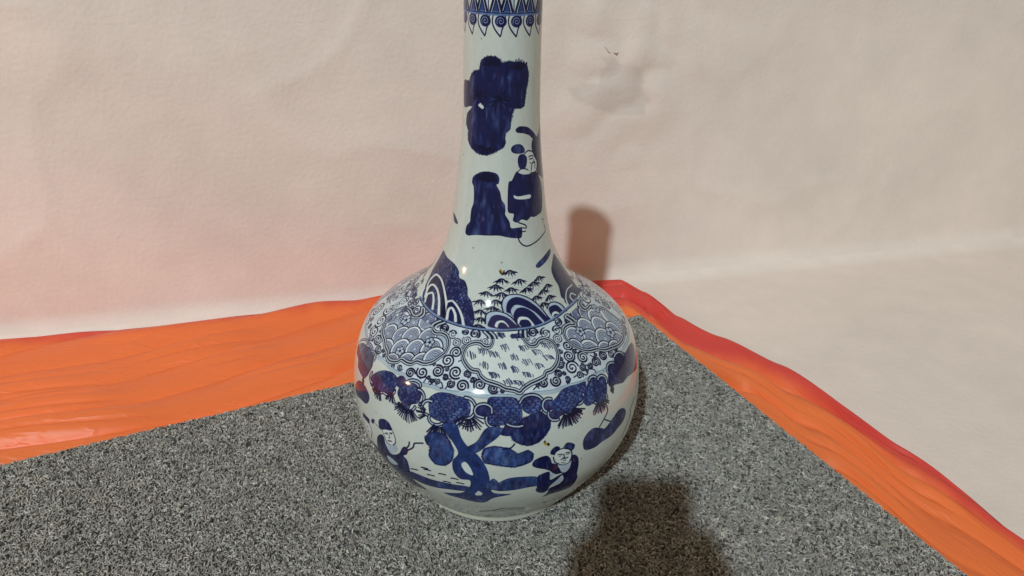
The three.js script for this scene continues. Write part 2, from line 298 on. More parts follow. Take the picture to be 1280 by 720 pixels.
spiral(1645,1810,60,72);
spiral(1631,1764,59,69);
spiral(1517,1761,50,55);
spiral(1518,1726,44,46);
spiral(-1333,1807,50,54);
spiral(-1218,1834,39,40);
spiral(-1136,1858,37,36);
spiral(-1340,1763,43,47);
spiral(-1338,1862,41,42);
spiral(-1440,1879,40,40);
// curls between the spirals
line('K',0.64,[-511,1651,-482,1676,-500,1684]);
line('K',0.64,[-474,1568,-463,1584,-445,1571,-460,1557]);
line('K',0.64,[-417,1567,-388,1586,-366,1563,-380,1553]);
line('K',0.64,[-546,1571,-504,1589,-509,1559]);
line('K',0.64,[-305,1700,-284,1708,-274,1698]);
line('K',0.64,[-370,1609,-324,1610,-332,1583,-343,1560]);
line('K',0.64,[-225,1657,-195,1648,-200,1636,-219,1640]);
line('K',0.64,[-174,1638,-147,1634,-153,1622,-174,1617]);
line('K',0.64,[34,1592,67,1598,75,1585]);
line('K',0.64,[248,1574,272,1587,287,1576]);
line('K',0.64,[649,1606,699,1620,703,1598,665,1573,641,1587]);
line('K',0.64,[492,1575,528,1587,514,1570,493,1568]);
line('K',0.64,[670,1708,717,1701,705,1688,665,1694]);
line('K',0.64,[810,1665,838,1643,803,1639,783,1652]);
line('K',0.64,[511,1686,536,1669,520,1663]);
line('K',0.64,[723,1592,748,1577,749,1561]);
line('K',0.64,[559,1587,594,1592,601,1577]);
fillCurls();
// waves inside the two wave panels, blossoms, grass
wave(wavePanelLeft,-1091,1752,104,113);
wave(wavePanelLeft,-923,1800,82,86);
wave(wavePanelLeft,-785,1837,76,79);
wave(wavePanelLeft,-1070,1688,84,84);
wave(wavePanelLeft,-935,1721,74,75);
wave(wavePanelLeft,-831,1746,80,83);
wave(wavePanelLeft,-671,1775,73,78);
wave(wavePanelLeft,-972,1626,92,82);
wave(wavePanelLeft,-835,1673,85,84);
wave(wavePanelLeft,-709,1706,78,80);
wave(wavePanelLeft,-567,1735,87,92);
wave(wavePanelLeft,-836,1596,73,61);
wave(wavePanelLeft,-714,1635,75,70);
wave(wavePanelLeft,-592,1660,84,84);
wave(wavePanelLeft,-505,1701,86,89);
wave(wavePanelRight,997,1841,76,77);
wave(wavePanelRight,1106,1814,82,86);
wave(wavePanelRight,1177,1769,95,100);
wave(wavePanelRight,1396,1706,148,165);
wave(wavePanelRight,958,1778,83,85);
wave(wavePanelRight,1125,1738,92,94);
wave(wavePanelRight,763,1774,76,78);
wave(wavePanelRight,913,1727,79,79);
wave(wavePanelRight,1041,1688,97,93);
wave(wavePanelRight,1217,1671,90,85);
wave(wavePanelRight,1166,1624,101,83);
wave(wavePanelRight,812,1685,100,97);
wave(wavePanelRight,957,1641,86,76);
wave(wavePanelRight,702,1730,63,64);
wave(wavePanelRight,1063,1608,92,73);
panelLines();
blossom(-1030,1770,48,49);
blossom(-620,1745,40,41);
blossom(-825,1648,41,38);
blossom(854,1767,41,41);
blossom(1158,1668,55,49);
blossom(1307,1780,43,44);
grass(42,1833);
grass(193,1825);
grass(72,1781);
grass(241,1771);
grass(350,1745);
grass(-119,1757);
grass(-208,1738);
grass(-24,1749);
grass(144,1735);
grass(241,1709);
grass(431,1712);
grass(451,1766);
grass(-96,1699);
grass(46,1698);
grass(142,1680);
grass(335,1683);
grass(-18,1657);
grass(231,1650);
grass(86,1625);
grass(161,1613);
grass(-1573,1749);
grass(-1530,1805);
grass(-1509,1861);
grass(-1444,1928);
grass(-1558,1718);
grass(-1503,1768);
grass(-1426,1822);
grass(-1415,1870);
grass(-1647,1827);
grass(-1668,1778);
grass(-1572,1949);
grass(-1716,1889);
grass(1881,1869);
grass(1973,1793);
grass(1952,1739);
grass(1980,1771);
grass(1928,1715);
// pine garland round the belly
fill('P',[-1257,1115,-1180,1226,-1101,1278,-1020,1286,-957,1254,-958,1202,-1002,1149,-1091,1123,-1209,1076]);
blob('G',[-1380,1404,-1335,1455,-1265,1503,-1199,1520,-1133,1543,-1085,1533,-1030,1532,-1013,1497,-997,1472,-1007,1424,-1026,1376,-1070,1324,-1117,1323,-1175,1322,-1229,1332,-1253,1372,-1347,1370]);
needles(-1072,1331,60,120,0,47,5);
lobe([-1377,1437,-1362,1461,-1330,1491,-1292,1517,-1254,1535,-1219,1544,-1192,1544],1.73);
lobe([-1213,1522,-1196,1536,-1174,1547,-1148,1554,-1125,1555,-1107,1551,-1097,1543],1.73);
lobe([-1098,1533,-1075,1544,-1047,1547,-1022,1543,-1007,1531,-1003,1516,-1014,1499],1.73);
blob('M',[-702,1486,-723,1435,-787,1382,-874,1344,-950,1339,-979,1378,-947,1444,-878,1501,-796,1528,-729,1522],'s');
blob('D',[-973,1353,-958,1422,-905,1465,-843,1464,-832,1405,-858,1351,-916,1338]);
blob('D',[-698,1432,-712,1408,-745,1384,-787,1366,-819,1365,-830,1379,-813,1406,-777,1433,-737,1448,-708,1447],'s');
lobe([-944,1369,-963,1369,-977,1375,-987,1385,-989,1399,-985,1416,-975,1434],2.38);
lobe([-820,1364,-840,1348,-863,1335,-888,1327,-908,1327,-922,1335,-926,1349],2.38);
lobe([-710,1425,-716,1410,-730,1395,-748,1382,-769,1373,-789,1369,-806,1371],2.38);
needles(-853,1359,60,150,23,73,11);
needles(-741,1404,50,120,18,69,8);
blob('R',[-636,1514,-640,1489,-659,1471,-685,1465,-710,1475,-723,1497,-721,1521,-702,1539,-676,1544,-650,1534]);
blob('P',[-685,1431,-673,1479,-625,1521,-567,1533,-514,1510,-497,1468,-514,1419,-557,1394,-570,1352,-608,1345,-633,1371,-660,1396],'s');
lobe([-635,1520,-620,1535,-598,1546,-574,1551,-550,1550,-532,1543,-522,1531],2.38);
lobe([-532,1507,-512,1507,-493,1498,-479,1482,-476,1459,-481,1437,-495,1419],2.38);
lobe([-528,1388,-542,1360,-567,1338,-598,1325,-627,1325,-648,1338,-654,1362],2.38);
needles(-585,1355,35,165,28,96,17);
blob('M',[-441,1460,-431,1495,-386,1528,-319,1538,-260,1533,-210,1529,-166,1498,-161,1436,-189,1390,-240,1364,-292,1326,-341,1340,-383,1346,-419,1371],'s');
lobe([-434,1363,-460,1368,-476,1389,-479,1418,-467,1446,-444,1462,-417,1463],2.38);
lobe([-330,1332,-349,1317,-373,1309,-395,1311,-413,1321,-422,1339,-421,1361],2.38);
lobe([-232,1374,-235,1357,-244,1341,-259,1330,-276,1326,-293,1328,-305,1338],2.38);
needles(-425,1351,130,215,18,69,8);
needles(-355,1309,50,130,9,110,14);
lobe([-203,1529,-168,1524,-142,1504,-130,1471,-136,1435,-158,1406,-190,1392],2.38);
lobe([-128,1376,-136,1366,-147,1358,-159,1352,-172,1349,-186,1348,-199,1351],2.38);
needles(-168,1402,30,150,9,92,13);
blob('D',[27,1300,56,1362,108,1395,184,1413,264,1444,331,1380,335,1316,303,1257,257,1210,197,1194,137,1218,101,1250,86,1285,57,1286],'n');
blob('M',[-59,1506,-45,1542,18,1547,113,1541,150,1504,162,1432,146,1383,93,1361,34,1363,-17,1354,-55,1387,-63,1420,-34,1454],'s');
blob('D',[-26,1453,-42,1429,-72,1415,-105,1419,-128,1437,-134,1464,-119,1488,-88,1501,-54,1497,-31,1479]);
lobe([-78,1415,-119,1427,-134,1460,-113,1492,-69,1501,-32,1482,-28,1447],2.38);
blob('M',[296,1463,272,1434,231,1425,190,1437,162,1468,159,1503,183,1530,225,1539,268,1528,295,1499],'s');
lobe([148,1506,172,1535,216,1547,264,1538,297,1509,302,1472,281,1440],2.38);
lobe([12,1351,-8,1348,-27,1352,-44,1362,-55,1379,-60,1398,-58,1418],2.38);
lobe([160,1354,144,1350,127,1350,110,1352,93,1357,79,1363,66,1372],2.38);
blob('M',[392,1507,441,1541,500,1550,569,1546,632,1543,626,1506,601,1456,563,1418,523,1405,491,1371,431,1381,388,1375,359,1417,339,1471],'s');
blob('D',[369,1457,354,1436,331,1430,309,1440,295,1462,294,1487,309,1506,333,1512,356,1503,369,1482]);
blob('D',[404,1377,391,1363,367,1360,343,1370,327,1389,326,1410,340,1424,363,1427,387,1417,403,1398]);
lobe([317,1429,301,1445,294,1468,299,1489,313,1504,334,1510,355,1504],2.38);
lobe([389,1356,372,1355,354,1361,338,1373,329,1388,325,1405,329,1420],2.38);
lobe([589,1476,591,1461,588,1447,582,1435,572,1425,560,1420,547,1420],2.38);
lobe([520,1373,509,1366,495,1363,480,1363,465,1366,449,1373,435,1382],2.38);
needles(457,1382,15,130,23,101,19);
blob('M',[602,1481,644,1524,687,1541,755,1533,801,1498,804,1444,780,1380,731,1347,668,1376,607,1383,579,1430],'s');
lobe([740,1520,759,1528,780,1529,800,1520,813,1505,816,1487,810,1469],2.38);
lobe([665,1538,673,1544,684,1549,697,1550,710,1549,722,1544,732,1537],2.38);
lobe([779,1392,783,1366,772,1346,749,1338,720,1342,693,1359,672,1383],2.38);
needles(711,1366,30,140,23,83,13);
needles(816,1400,0,60,9,46,6);
blob('D',[872,1539,906,1558,960,1543,997,1569,1091,1559,1143,1524,1236,1523,1325,1502,1358,1459,1323,1394,1274,1317,1160,1352,1066,1381,982,1381,894,1416,837,1422,825,1464],'n');
lobe([993,1569,1014,1574,1039,1574,1065,1568,1086,1558,1101,1544,1106,1529],2.38);
lobe([855,1519,855,1535,866,1548,884,1558,908,1560,931,1555,950,1545],2.38);
// pine trunks, foliage, ground
line('K',0.83,[764,1330,776,1263,743,1220,697,1171]);
line('K',0.64,[743,1209,778,1176,823,1141]);
blob('P',[561,1108,589,1164,644,1187,708,1154,743,1128,791,1148,836,1174,902,1197,967,1164,997,1103,966,1050,895,1032,827,1010,727,1014,662,1001,580,1026]);
line('K',1.1,[1165,1119,1086,1075,1079,997,1030,938,987,872]);
blob('M',[-385,1248,-442,1188,-428,1133,-405,1119,-413,1032,-372,973,-309,982,-262,1042,-251,1134,-280,1215,-324,1256],'n');
blob('T',[-332,1326,-244,1347,-207,1253,-170,1192,-108,1127,-57,1026,-35,924,-30,822,-10,746,66,729,102,718,-10,667,-84,573,-231,600,-349,637,-219,703,-161,792,-154,874,-216,879,-255,950,-257,1043,-224,1118,-251,1190,-293,1255]);
blob('T',[-173,1174,-113,1236,-56,1342,40,1344,19,1285,-46,1214,-116,1141]);
fill('W',[-204,1023,-178,1050,-149,1002,-134,934,-179,957]);
fill('W',[-130,714,-103,764,-78,732,-88,700,-123,693],0);
blob('M',[-83,1114,-69,1180,-6,1205,84,1184,132,1135,189,1159,226,1121,214,1053,115,1017,3,1041,-63,1057],'n');
line('K',0.8,[41,1179,88,1188,112,1219]);
blob('T',[-574,780,-410,789,-281,799,-160,799,-163,744,-289,719,-450,678,-588,686]);
blob('M',[-24,823,21,869,85,914,183,917,265,889,285,797,207,789,90,770,6,774]);
blob('M',[-35,867,-11,912,22,863,14,791,-30,790]);
line('K',0.9,[-562,820,-540,831,-508,840]);
line('K',0.9,[-474,889,-456,896,-428,899]);
line('K',0.9,[-456,879,-438,885,-410,888]);
line('K',0.9,[-435,831,-417,838,-388,841]);
line('K',0.9,[-352,884,-336,888,-309,888]);
line('K',0.9,[-273,866,-257,869,-231,866]);
line('K',0.9,[-326,808,-310,812,-283,810]);
line('K',0.9,[-237,828,-222,829,-196,825]);
line('D',1.4,[-121,348,-11,392,70,447,233,412]);
line('D',0.8,[-11,370,116,394,231,378]);
line('K',1.0,[-610,627,-542,621,-504,583]);
line('K',0.6,[-694,407,-631,412]);
line('D',1.0,[365,445,449,406,532,389]);
// painted figures
blob('D',[-861,934,-809,1003,-778,997,-768,931,-725,867,-648,926,-610,1007,-584,1031,-566,1004,-579,961,-607,929,-581,898,-576,806,-591,703,-559,641,-502,576,-580,539,-721,489,-785,506,-798,607,-862,646,-915,679,-895,801],'d');
blob('R',[-566,1000,-575,977,-591,959,-607,953,-617,962,-617,982,-608,1006,-592,1024,-577,1028,-567,1019],'d');
fill('W',[-797,1053,-736,1105,-690,1111,-669,1069,-669,1023,-685,983,-721,962,-754,987,-770,1014]);
fill('L',[-762,969,-721,965,-667,1001,-655,955,-713,870,-748,906]);
line('K',0.55,[-690,1113,-671,1067,-668,1021,-691,979]);
line('K',0.46,[-793,1050,-770,1008,-756,971,-719,960]);
line('K',0.55,[-768,1041,-739,1064]);
line('K',0.55,[-719,1076,-693,1093]);
line('K',0.46,[-728,1063,-717,1038,-730,1024]);
line('R',0.73,[-740,990,-705,1009]);
line('K',0.46,[-750,1045,-743,1047]);
line('K',0.46,[-708,1074,-700,1078]);
blob('D',[-831,1109,-817,1138,-773,1168,-731,1167,-707,1144,-697,1114,-760,1082,-805,1050,-828,1065],'d');
fill('L',[-781,805,-728,807,-687,777,-756,726,-794,744]);
line('K',0.83,[-578,1018,-557,1060,-553,1092]);
line('K',0.83,[-573,1002,-527,1054,-517,1092,-504,1106,-453,1129]);
fill('D',[-1048,1028,-994,1039,-949,1040,-960,991,-1002,989,-1058,979]);
fill('W',[-1056,972,-1003,985,-956,980,-943,917,-988,819,-1069,786,-1059,881]);
line('K',0.46,[-1063,947,-1070,839,-1037,750]);
line('K',0.46,[-954,994,-930,940,-975,831]);
line('K',0.37,[-1014,920,-985,939]);
line('K',0.37,[-1013,870,-980,892]);
fill('D',[-1075,731,-949,793,-900,782,-911,689,-990,719]);
fill('P',[-924,1047,-905,1081,-878,1089,-882,1059,-907,1035]);
line('K',0.46,[-867,1063,-823,1052]);
blob('D',[479,1021,506,1018,532,975,543,902,548,799,566,743,566,655,553,609,499,594,395,611,336,590,356,651,359,716,394,735,429,750,447,796,428,868,455,873,477,910,482,970],'d');
blob('D',[262,894,283,916,317,928,338,916,343,856,356,830,407,858,437,863,385,791,355,743,350,696,317,672,266,721,266,780],'d');
blob('D',[222,1035,238,1065,276,1083,310,1084,334,1054,350,1000,384,980,397,929,423,878,374,883,340,928,304,959,251,987,226,1010],'d');
blob('R',[388,944,380,926,365,922,346,934,333,956,330,979,338,996,353,1000,371,989,384,968],'d');
blob('R',[522,961,518,946,508,943,496,954,486,972,484,993,488,1007,498,1010,509,1001,519,983],'d');
fill('L',[342,896,368,897,370,873,350,846]);
fill('L',[375,762,401,810,431,828,434,768,398,747]);
fill('L',[391,986,428,960,462,967,481,982,476,929,454,886,424,882,399,944]);
fill('W',[361,1082,379,1107,421,1113,465,1080,480,1039,479,989,462,962,428,958,393,982,368,1033]);
blob('D',[334,1094,339,1124,366,1147,391,1136,395,1112,374,1097,353,1079],'d');
blob('D',[422,1110,431,1143,454,1151,497,1118,496,1083,479,1069,461,1086],'d');
line('K',0.67,[360,1076,372,1101,420,1114,466,1082,481,1042,478,998,470,977]);
line('K',0.6,[354,1058,365,1010,393,979]);
line('K',0.47,[393,979,428,955,462,962,480,981]);
line('K',0.6,[384,1068,399,1068,414,1062]);
line('K',0.6,[437,1065,451,1065,465,1056]);
line('K',0.47,[392,1052,407,1051]);
line('K',0.47,[442,1052,461,1046]);
line('K',0.53,[422,1059,431,1029,421,1028]);
line('K',0.73,[409,1015,423,1022,439,1014,453,1018]);
line('R',0.53,[424,1000,442,996]);
line('K',0.4,[411,985,440,968]);
line('K',0.53,[396,939,412,894,426,876]);
fill('Y',[288,1201,298,1216,308,1192,300,1176]);
fill('K',[295,1217,302,1211,298,1199,291,1205]);
fill('Y',[305,1184,319,1193,331,1173,319,1162]);
fill('K',[315,1194,327,1182,322,1168,312,1178]);
// mountains and bamboo at the foot of the neck
blob('G',[-1069,1873,-1200,1903,-1284,1946,-1355,1992,-1425,2051,-1428,2123,-1376,2205,-1109,2200,-866,2193,-710,2162,-659,2121,-543,2110,-468,2069,-434,2024,-361,1993,-292,1927,-266,1890,-284,1864,-358,1861,-505,1861,-674,1862,-885,1865],'m');
line('K',3.11,[-1016,1890,-1093,1930,-1146,1981,-1149,2027,-1076,2052,-930,2026,-789,1968,-632,1876]);
line('W',1.1,[-1072,1910,-1258,1972,-1206,2043,-1041,2054,-895,2024,-741,1960,-624,1897]);
line('W',1.1,[-1093,1904,-1160,1941,-1163,1972,-1085,1990,-953,1978,-832,1936,-715,1873]);
line('W',1.01,[-1025,1888,-1081,1912,-1072,1935,-1009,1948,-915,1920,-843,1881]);
line('W',0.92,[-1200,1899,-1264,1932,-1378,1950]);
line('W',0.82,[-1094,1879,-1232,1913,-1241,1929]);
fill('D',[-1016,1890,-1043,1916,-1009,1933,-928,1909,-870,1879,-946,1882]);
fill('D',[-679,1932,-644,1960,-554,1950,-464,1911,-405,1866,-577,1868]);
line('W',0.92,[-700,1951,-630,1966,-516,1940,-430,1902,-371,1863]);
line('W',1.01,[-588,1869,-629,1911,-597,1929,-523,1904,-477,1871]);
fill('G',[1297,2206,1415,2153,1526,2056,1507,1977,1424,1898,1304,1885,1074,1884,982,1885,957,1917,974,1930,955,1954,1018,2015,997,2081,1042,2146]);
line('W',0.64,[973,1890,1019,1928,1157,1958,1361,1945]);
line('W',0.64,[1108,1892,1108,1917,1187,1924,1236,1899]);
blob('D',[1141,2266,1186,2237,756,2189,720,2221]);
bamboo(187,2207);
bamboo(46,2153);
bamboo(332,2141);
bamboo(686,2129);
bamboo(-39,2112);
bamboo(188,2092);
bamboo(558,2105);
bamboo(797,2060);
bamboo(-173,2065);
bamboo(45,2063);
bamboo(428,2079);
bamboo(683,2038);
bamboo(-244,2009);
bamboo(-31,2017);
bamboo(545,2014);
bamboo(760,1990);
bamboo(-222,1951);
bamboo(-71,1976);
bamboo(620,1963);
bamboo(-199,1910);
bamboo(-210,1875);
fill('L',[70,1940,51,1990,83,2031,180,2050,324,2040,471,1997,562,1940,610,1872,584,1864,227,1866,192,1913]);
fill('D',[105,1951,118,1997,176,2026,272,2033,393,2007,509,1956,572,1904,610,1866,514,1866,258,1910,181,1919,152,1938]);
fill('L',[161,1950,188,1975,243,1986,344,1970,458,1932,517,1889,520,1866,379,1868,235,1888,184,1919]);
fill('D',[186,1913,201,1943,251,1966,340,1964,430,1934,483,1893,502,1867,402,1863,227,1866]);
fill('W',[223,1889,238,1911,289,1917,364,1903,404,1866,361,1861,219,1864]);
fill('D',[238,1866,251,1893,294,1901,356,1892,365,1866]);
line('K',0.5,[70,1940,48,1990,84,2034,180,2052,325,2042,474,2000,564,1943,614,1875]);
fill('L',[-140,1890,-145,1927,-102,1947,-6,1952,103,1936,189,1901,237,1864,-85,1864]);
fill('P',[-86,1870,-94,1908,-51,1930,22,1933,114,1918,179,1890,213,1864]);
fill('W',[-20,1871,-22,1893,16,1903,73,1900,118,1870]);
fill('P',[8,1866,10,1887,47,1894,90,1884,111,1865]);
line('K',0.5,[-139,1884,-145,1927,-102,1948,-6,1953,104,1938,189,1903,238,1866]);
fill('L',[645,1932,717,1947,799,1942,869,1915,872,1873,643,1870]);
fill('D',[662,1922,739,1933,810,1921,840,1879,781,1872,667,1873]);
fill('W',[661,1887,698,1899,751,1895,773,1873,682,1871]);
fill('D',[675,1879,709,1887,747,1881,740,1872]);
line('K',0.55,[641,1928,714,1950,802,1944,877,1915,886,1874]);
line('B',1.4,[-1161,1884,-816,1866,-529,1860,-274,1856,-46,1857,180,1858,486,1861,882,1882,1192,1884]);
line('K',0.5,[-1145,1880,-807,1861,-523,1855,-270,1851,-45,1852,178,1853,481,1856,872,1877,1192,1877]);
// neck: pine, rock, scholar, ring of drops and lattice
blob('D',[-582,3629,-538,3665,-387,3694,-187,3698,-52,3680,7,3660,159,3670,317,3665,485,3662,651,3639,721,3586,713,3535,666,3485,633,3423,604,3371,490,3354,340,3359,281,3326,244,3274,226,3221,111,3189,94,3157,122,3125,41,3087,-144,3058,-351,3031,-559,3033,-791,3063,-927,3109,-951,3174,-1061,3221,-1019,3290,-853,3329,-854,3351,-1234,3330,-1272,3495,-937,3515,-904,3545,-783,3586,-580,3606],'n');
fill('W',[-612,3365,-530,3384,-454,3360,-487,3346]);
needles(-262,3637,180,360,12,58,15);
needles(-340,3085,20,170,12,52,13);
needles(448,3603,200,330,12,70,13);
needles(-55,3421,0,360,6,70,12);
needles(-595,3439,0,360,6,64,12);
blob('D',[-680,2822,-649,2866,-467,2906,-276,2918,-94,2909,-21,2877,-36,2838,-80,2827,2,2778,39,2722,106,2688,123,2643,117,2614,205,2561,236,2515,351,2511,467,2505,449,2437,310,2437,155,2448,1,2460,-183,2457,-476,2446,-655,2427,-735,2440,-724,2494,-653,2530,-648,2577,-641,2624,-595,2686,-624,2787]);
needles(-321,2842,190,350,12,72,19);
fill('D',[-1349,2520,-1200,2521,-1027,2489,-1038,2470,-1191,2473]);
blob('G',[888,3123,1105,3134,1295,3185,1453,3225,1392,3229,1490,2824,1268,2820,1012,2883,936,3005,842,3062],'d');
blob('D',[356,2910,424,2918,514,2896,772,2888,869,2891,1049,2867,1202,2745,1124,2590,960,2567,804,2562,704,2571,603,2552,475,2567,373,2549,278,2569,299,2614,185,2630,166,2682,186,2836,268,2860],'d');
fill('W',[309,2752,408,2740,712,2737,711,2710,449,2716,325,2729]);
fill('W',[414,2916,542,2934,721,2912,772,2888,561,2891]);
line('K',0.53,[395,2909,432,2921,542,2935,721,2913,786,2887]);
fill('W',[589,3035,716,3052,872,3036,949,2998,1032,2953,974,2890,805,2889,644,2944]);
line('K',0.6,[589,3035,716,3052,872,3036,944,2998,1032,2953,975,2891,810,2889]);
line('K',0.53,[727,3008,814,3012,891,3004]);
line('K',0.53,[747,2990,876,2991]);
line('K',0.73,[797,2907,839,2955,937,2954,937,2915]);
line('K',0.4,[886,2980,938,2959]);
line('K',0.4,[768,2965,801,2958]);
blob('D',[251,3085,342,3108,507,3105,613,3068,584,3045,386,3045,273,3059],'d');
blob('D',[415,2994,455,3030,554,3036,671,3009,652,2952,567,2929,457,2941],'d');
blob('D',[364,3212,460,3231,615,3227,760,3211,969,3162,1091,3120,926,3124,757,3160,588,3180,412,3191],'d');
line('K',0.67,[405,2547,547,2523,578,2505]);
line('K',0.53,[448,2508,575,2496]);
line('K',0.53,[424,2478,555,2475]);
line('K',0.67,[412,2497,381,2443,429,2394,559,2364,787,2375,1006,2397]);
line('K',0.67,[991,2396,1163,2415,1149,2461]);
line('K',0.4,[1061,2514,1150,2509,1093,2483]);
speck(-546,3803);
speck(-505,2348);
speck(-1098,2989);
speck(51,2267);
speck(-503,2348);
speck(-861,1168);
speck(559,952);
speck(820,1547);
fill('Y',[11,2217,46,2219,74,2197,46,2184,15,2197]);
line('K',0.58,[18,2205,65,2186,93,2209]);
// ring of drops and lattice band round the top of the neck
{
  const ZR0 = 0.3967, n = 8;                       // eight drops on each half turn
  for (let i = 0; i < n; i++) {
    const a = -0.075 + (i - 3.5 + 0.5) * Math.PI / n, sd = seed;
    local(a * 1000, (ZR0 - 0.0055) * 1e4, (c, P) => {
      seed = sd;
      c.fillStyle = '#c9d0d6'; c.strokeStyle = INK.K; c.lineWidth = 1.15; c.beginPath(); c.moveTo(...P(-4.4, 3.6)); c.bezierCurveTo(...P(-6.2, -2), ...P(-2.4, -5.5), ...P(0.4, -8.8)); c.bezierCurveTo(...P(1.6, -7), ...P(1.0, -5), ...P(2.2, -3.2)); c.lineTo(...P(3.6, 3.6)); c.fill(); c.stroke();
      c.fillStyle = INK.D; c.beginPath(); for (let j = 0; j <= 24; j++) { const t = j / 24 * 6.283, q = P(0.7 + Math.cos(t) * 3.9, 0.5 + Math.sin(t) * 3.7); j ? c.lineTo(...q) : c.moveTo(...q); } c.fill();
      c.strokeStyle = '#8f9fc0'; c.lineWidth = 0.5; c.beginPath(); for (let j = 0; j <= 40; j++) { const t = j / 40 * 10, r = 0.3 + 2.4 * j / 40, q = P(0.7 + Math.cos(t) * r, 0.5 + Math.sin(t) * r); j ? c.lineTo(...q) : c.moveTo(...q); } c.stroke();
    });
  }
  paint(0.39, 0.43, (c, X, h) => {
    const R = h.R * 1000, s = arc(ZR0) * 1000, half = Math.PI / 2 * R, box = (x0, x1, y0, y1, f) => { c.fillStyle = f; c.fillRect(x0, y0, x1 - x0, y1 - y0); };
    box(-half, half, s - 1.6, s + 1.0, '#6079a6'); box(-half, half, s - 0.4, s + 0.5, '#1f2c63');
    const y0 = s + 1, y1 = s + 13.5;
    box(-half, half, y0, y1, '#b9c6cd');
    const cell = Math.PI * R / 5;                  // five fields, each two triangles and a white tablet
    for (let k = -3; k < 4; k++) {
      const x = k * cell + 0.354 * R;
      for (const dx of [-0.58 * cell - 1, -0.13 * cell - 6]) { }
      for (const cx of [x - 0.29 * cell - 3.2, x - 0.72 * cell - 3]) {
        c.fillStyle = '#2f4480'; c.beginPath(); c.moveTo(cx - 0.25 * cell, y0); c.lineTo(cx, y0 + 15); c.lineTo(cx + 0.25 * cell, y0); c.fill();
        c.strokeStyle = '#c4d0d6'; c.lineWidth = 1.5; c.beginPath(); c.moveTo(cx - 0.17 * cell, y0); c.lineTo(cx, y0 + 9.5); c.lineTo(cx + 0.17 * cell, y0); c.stroke();
        c.strokeStyle = INK.K; c.lineWidth = 1.0; for (const f of [0.25, 0.2, 0.13]) { c.beginPath(); c.moveTo(cx - f * cell, y0); c.lineTo(cx, y0 + f * 58); c.lineTo(cx + f * cell, y0); c.stroke(); }
        c.lineWidth = 0.7; c.beginPath(); c.moveTo(cx, y0 + 12); c.lineTo(cx - 0.2 * cell, y1); c.moveTo(cx, y0 + 12); c.lineTo(cx + 0.2 * cell, y1); c.stroke();
      }
      box(x - 3.2, x + 3.2, y0, y1, '#d2dedd'); box(x - 3.9, x - 3.0, y0, y1, INK.K); box(x + 3.0, x + 3.8, y0, y1, INK.D);
    }
    box(-half, half, y1, y1 + 1.6, '#1f2c63');
  });
  paint(0.420, 0.426, (c, X, h) => { const R = h.R * 1000, s = arc(0.422) * 1000; c.fillStyle = '#2a3a74'; c.fillRect(-2 * R, s, 4 * R, 3); });
}
// the glaze: cobalt bleeds a little into the white, small differences of tone and a few pin holes
function bleed(h, amount) {
  const img = h.c.getImageData(0, 0, h.W, h.H), d = img.data, src = new Uint8ClampedArray(d), W = h.W, H = h.H;
  for (let y = 0; y < H; y++) for (let x = 0; x < W; x++) {
    const k = (y * W + x) * 4, ym = Math.max(0, y - 2) * W, yp = Math.min(H - 1, y + 2) * W, xm = (x + W - 2) % W, xp = (x + 2) % W;
    const n1 = fbm(x / W * 26, y / H * 26, 3, 2.2), n2 = noise(x / W * 160, y / H * 130, 5.1);
    for (let q = 0; q < 3; q++) {
      let v = src[k + q] * 0.5 + (src[(y * W + xm) * 4 + q] + src[(y * W + xp) * 4 + q] + src[(ym + x) * 4 + q] + src[(yp + x) * 4 + q]) * 0.125;
      const blue = (src[k + 2] - src[k]) / 90, m = 1 + Math.min(1, Math.max(0, blue)) * (0.30 * n1 + 0.10 * n2) + 0.02 * n1 + 0.012 * n2;
      d[k + q] = Math.max(0, Math.min(255, v * m));
    }
  }
  h.c.putImageData(img, 0, 0);
}
sheets.forEach((h) => bleed(h));
const glazeTex = sheets.map((h) => { const t = new THREE.CanvasTexture(h.cv); t.colorSpace = THREE.SRGBColorSpace; t.wrapS = THREE.RepeatWrapping; t.anisotropy = 8; return t; });
const wavy = toTexture(256, 256, (u, v) => { const per = (k) => { const a = smooth(0.75, 1, u), b = smooth(0.75, 1, v), f = (x, y) => fbm(x * k + 3, y * k + 3, 3); return (f(u, v) * (1 - a) + f(u - 1, v) * a) * (1 - b) + (f(u, v - 1) * (1 - a) + f(u - 1, v - 1) * a) * b; }; const n = 0.5 + 0.5 * per(6); return [n, n, n]; });
const glaze = sheets.map((h, i) => new THREE.MeshPhysicalMaterial({ map: glazeTex[i], roughness: 0.1, ior: 1.5, bumpMap: wavy, bumpScale: 0.0009 }));
const bareClay = new THREE.MeshPhysicalMaterial({ color: new THREE.Color('#d6d8cb'), roughness: 0.3, ior: 1.5 });
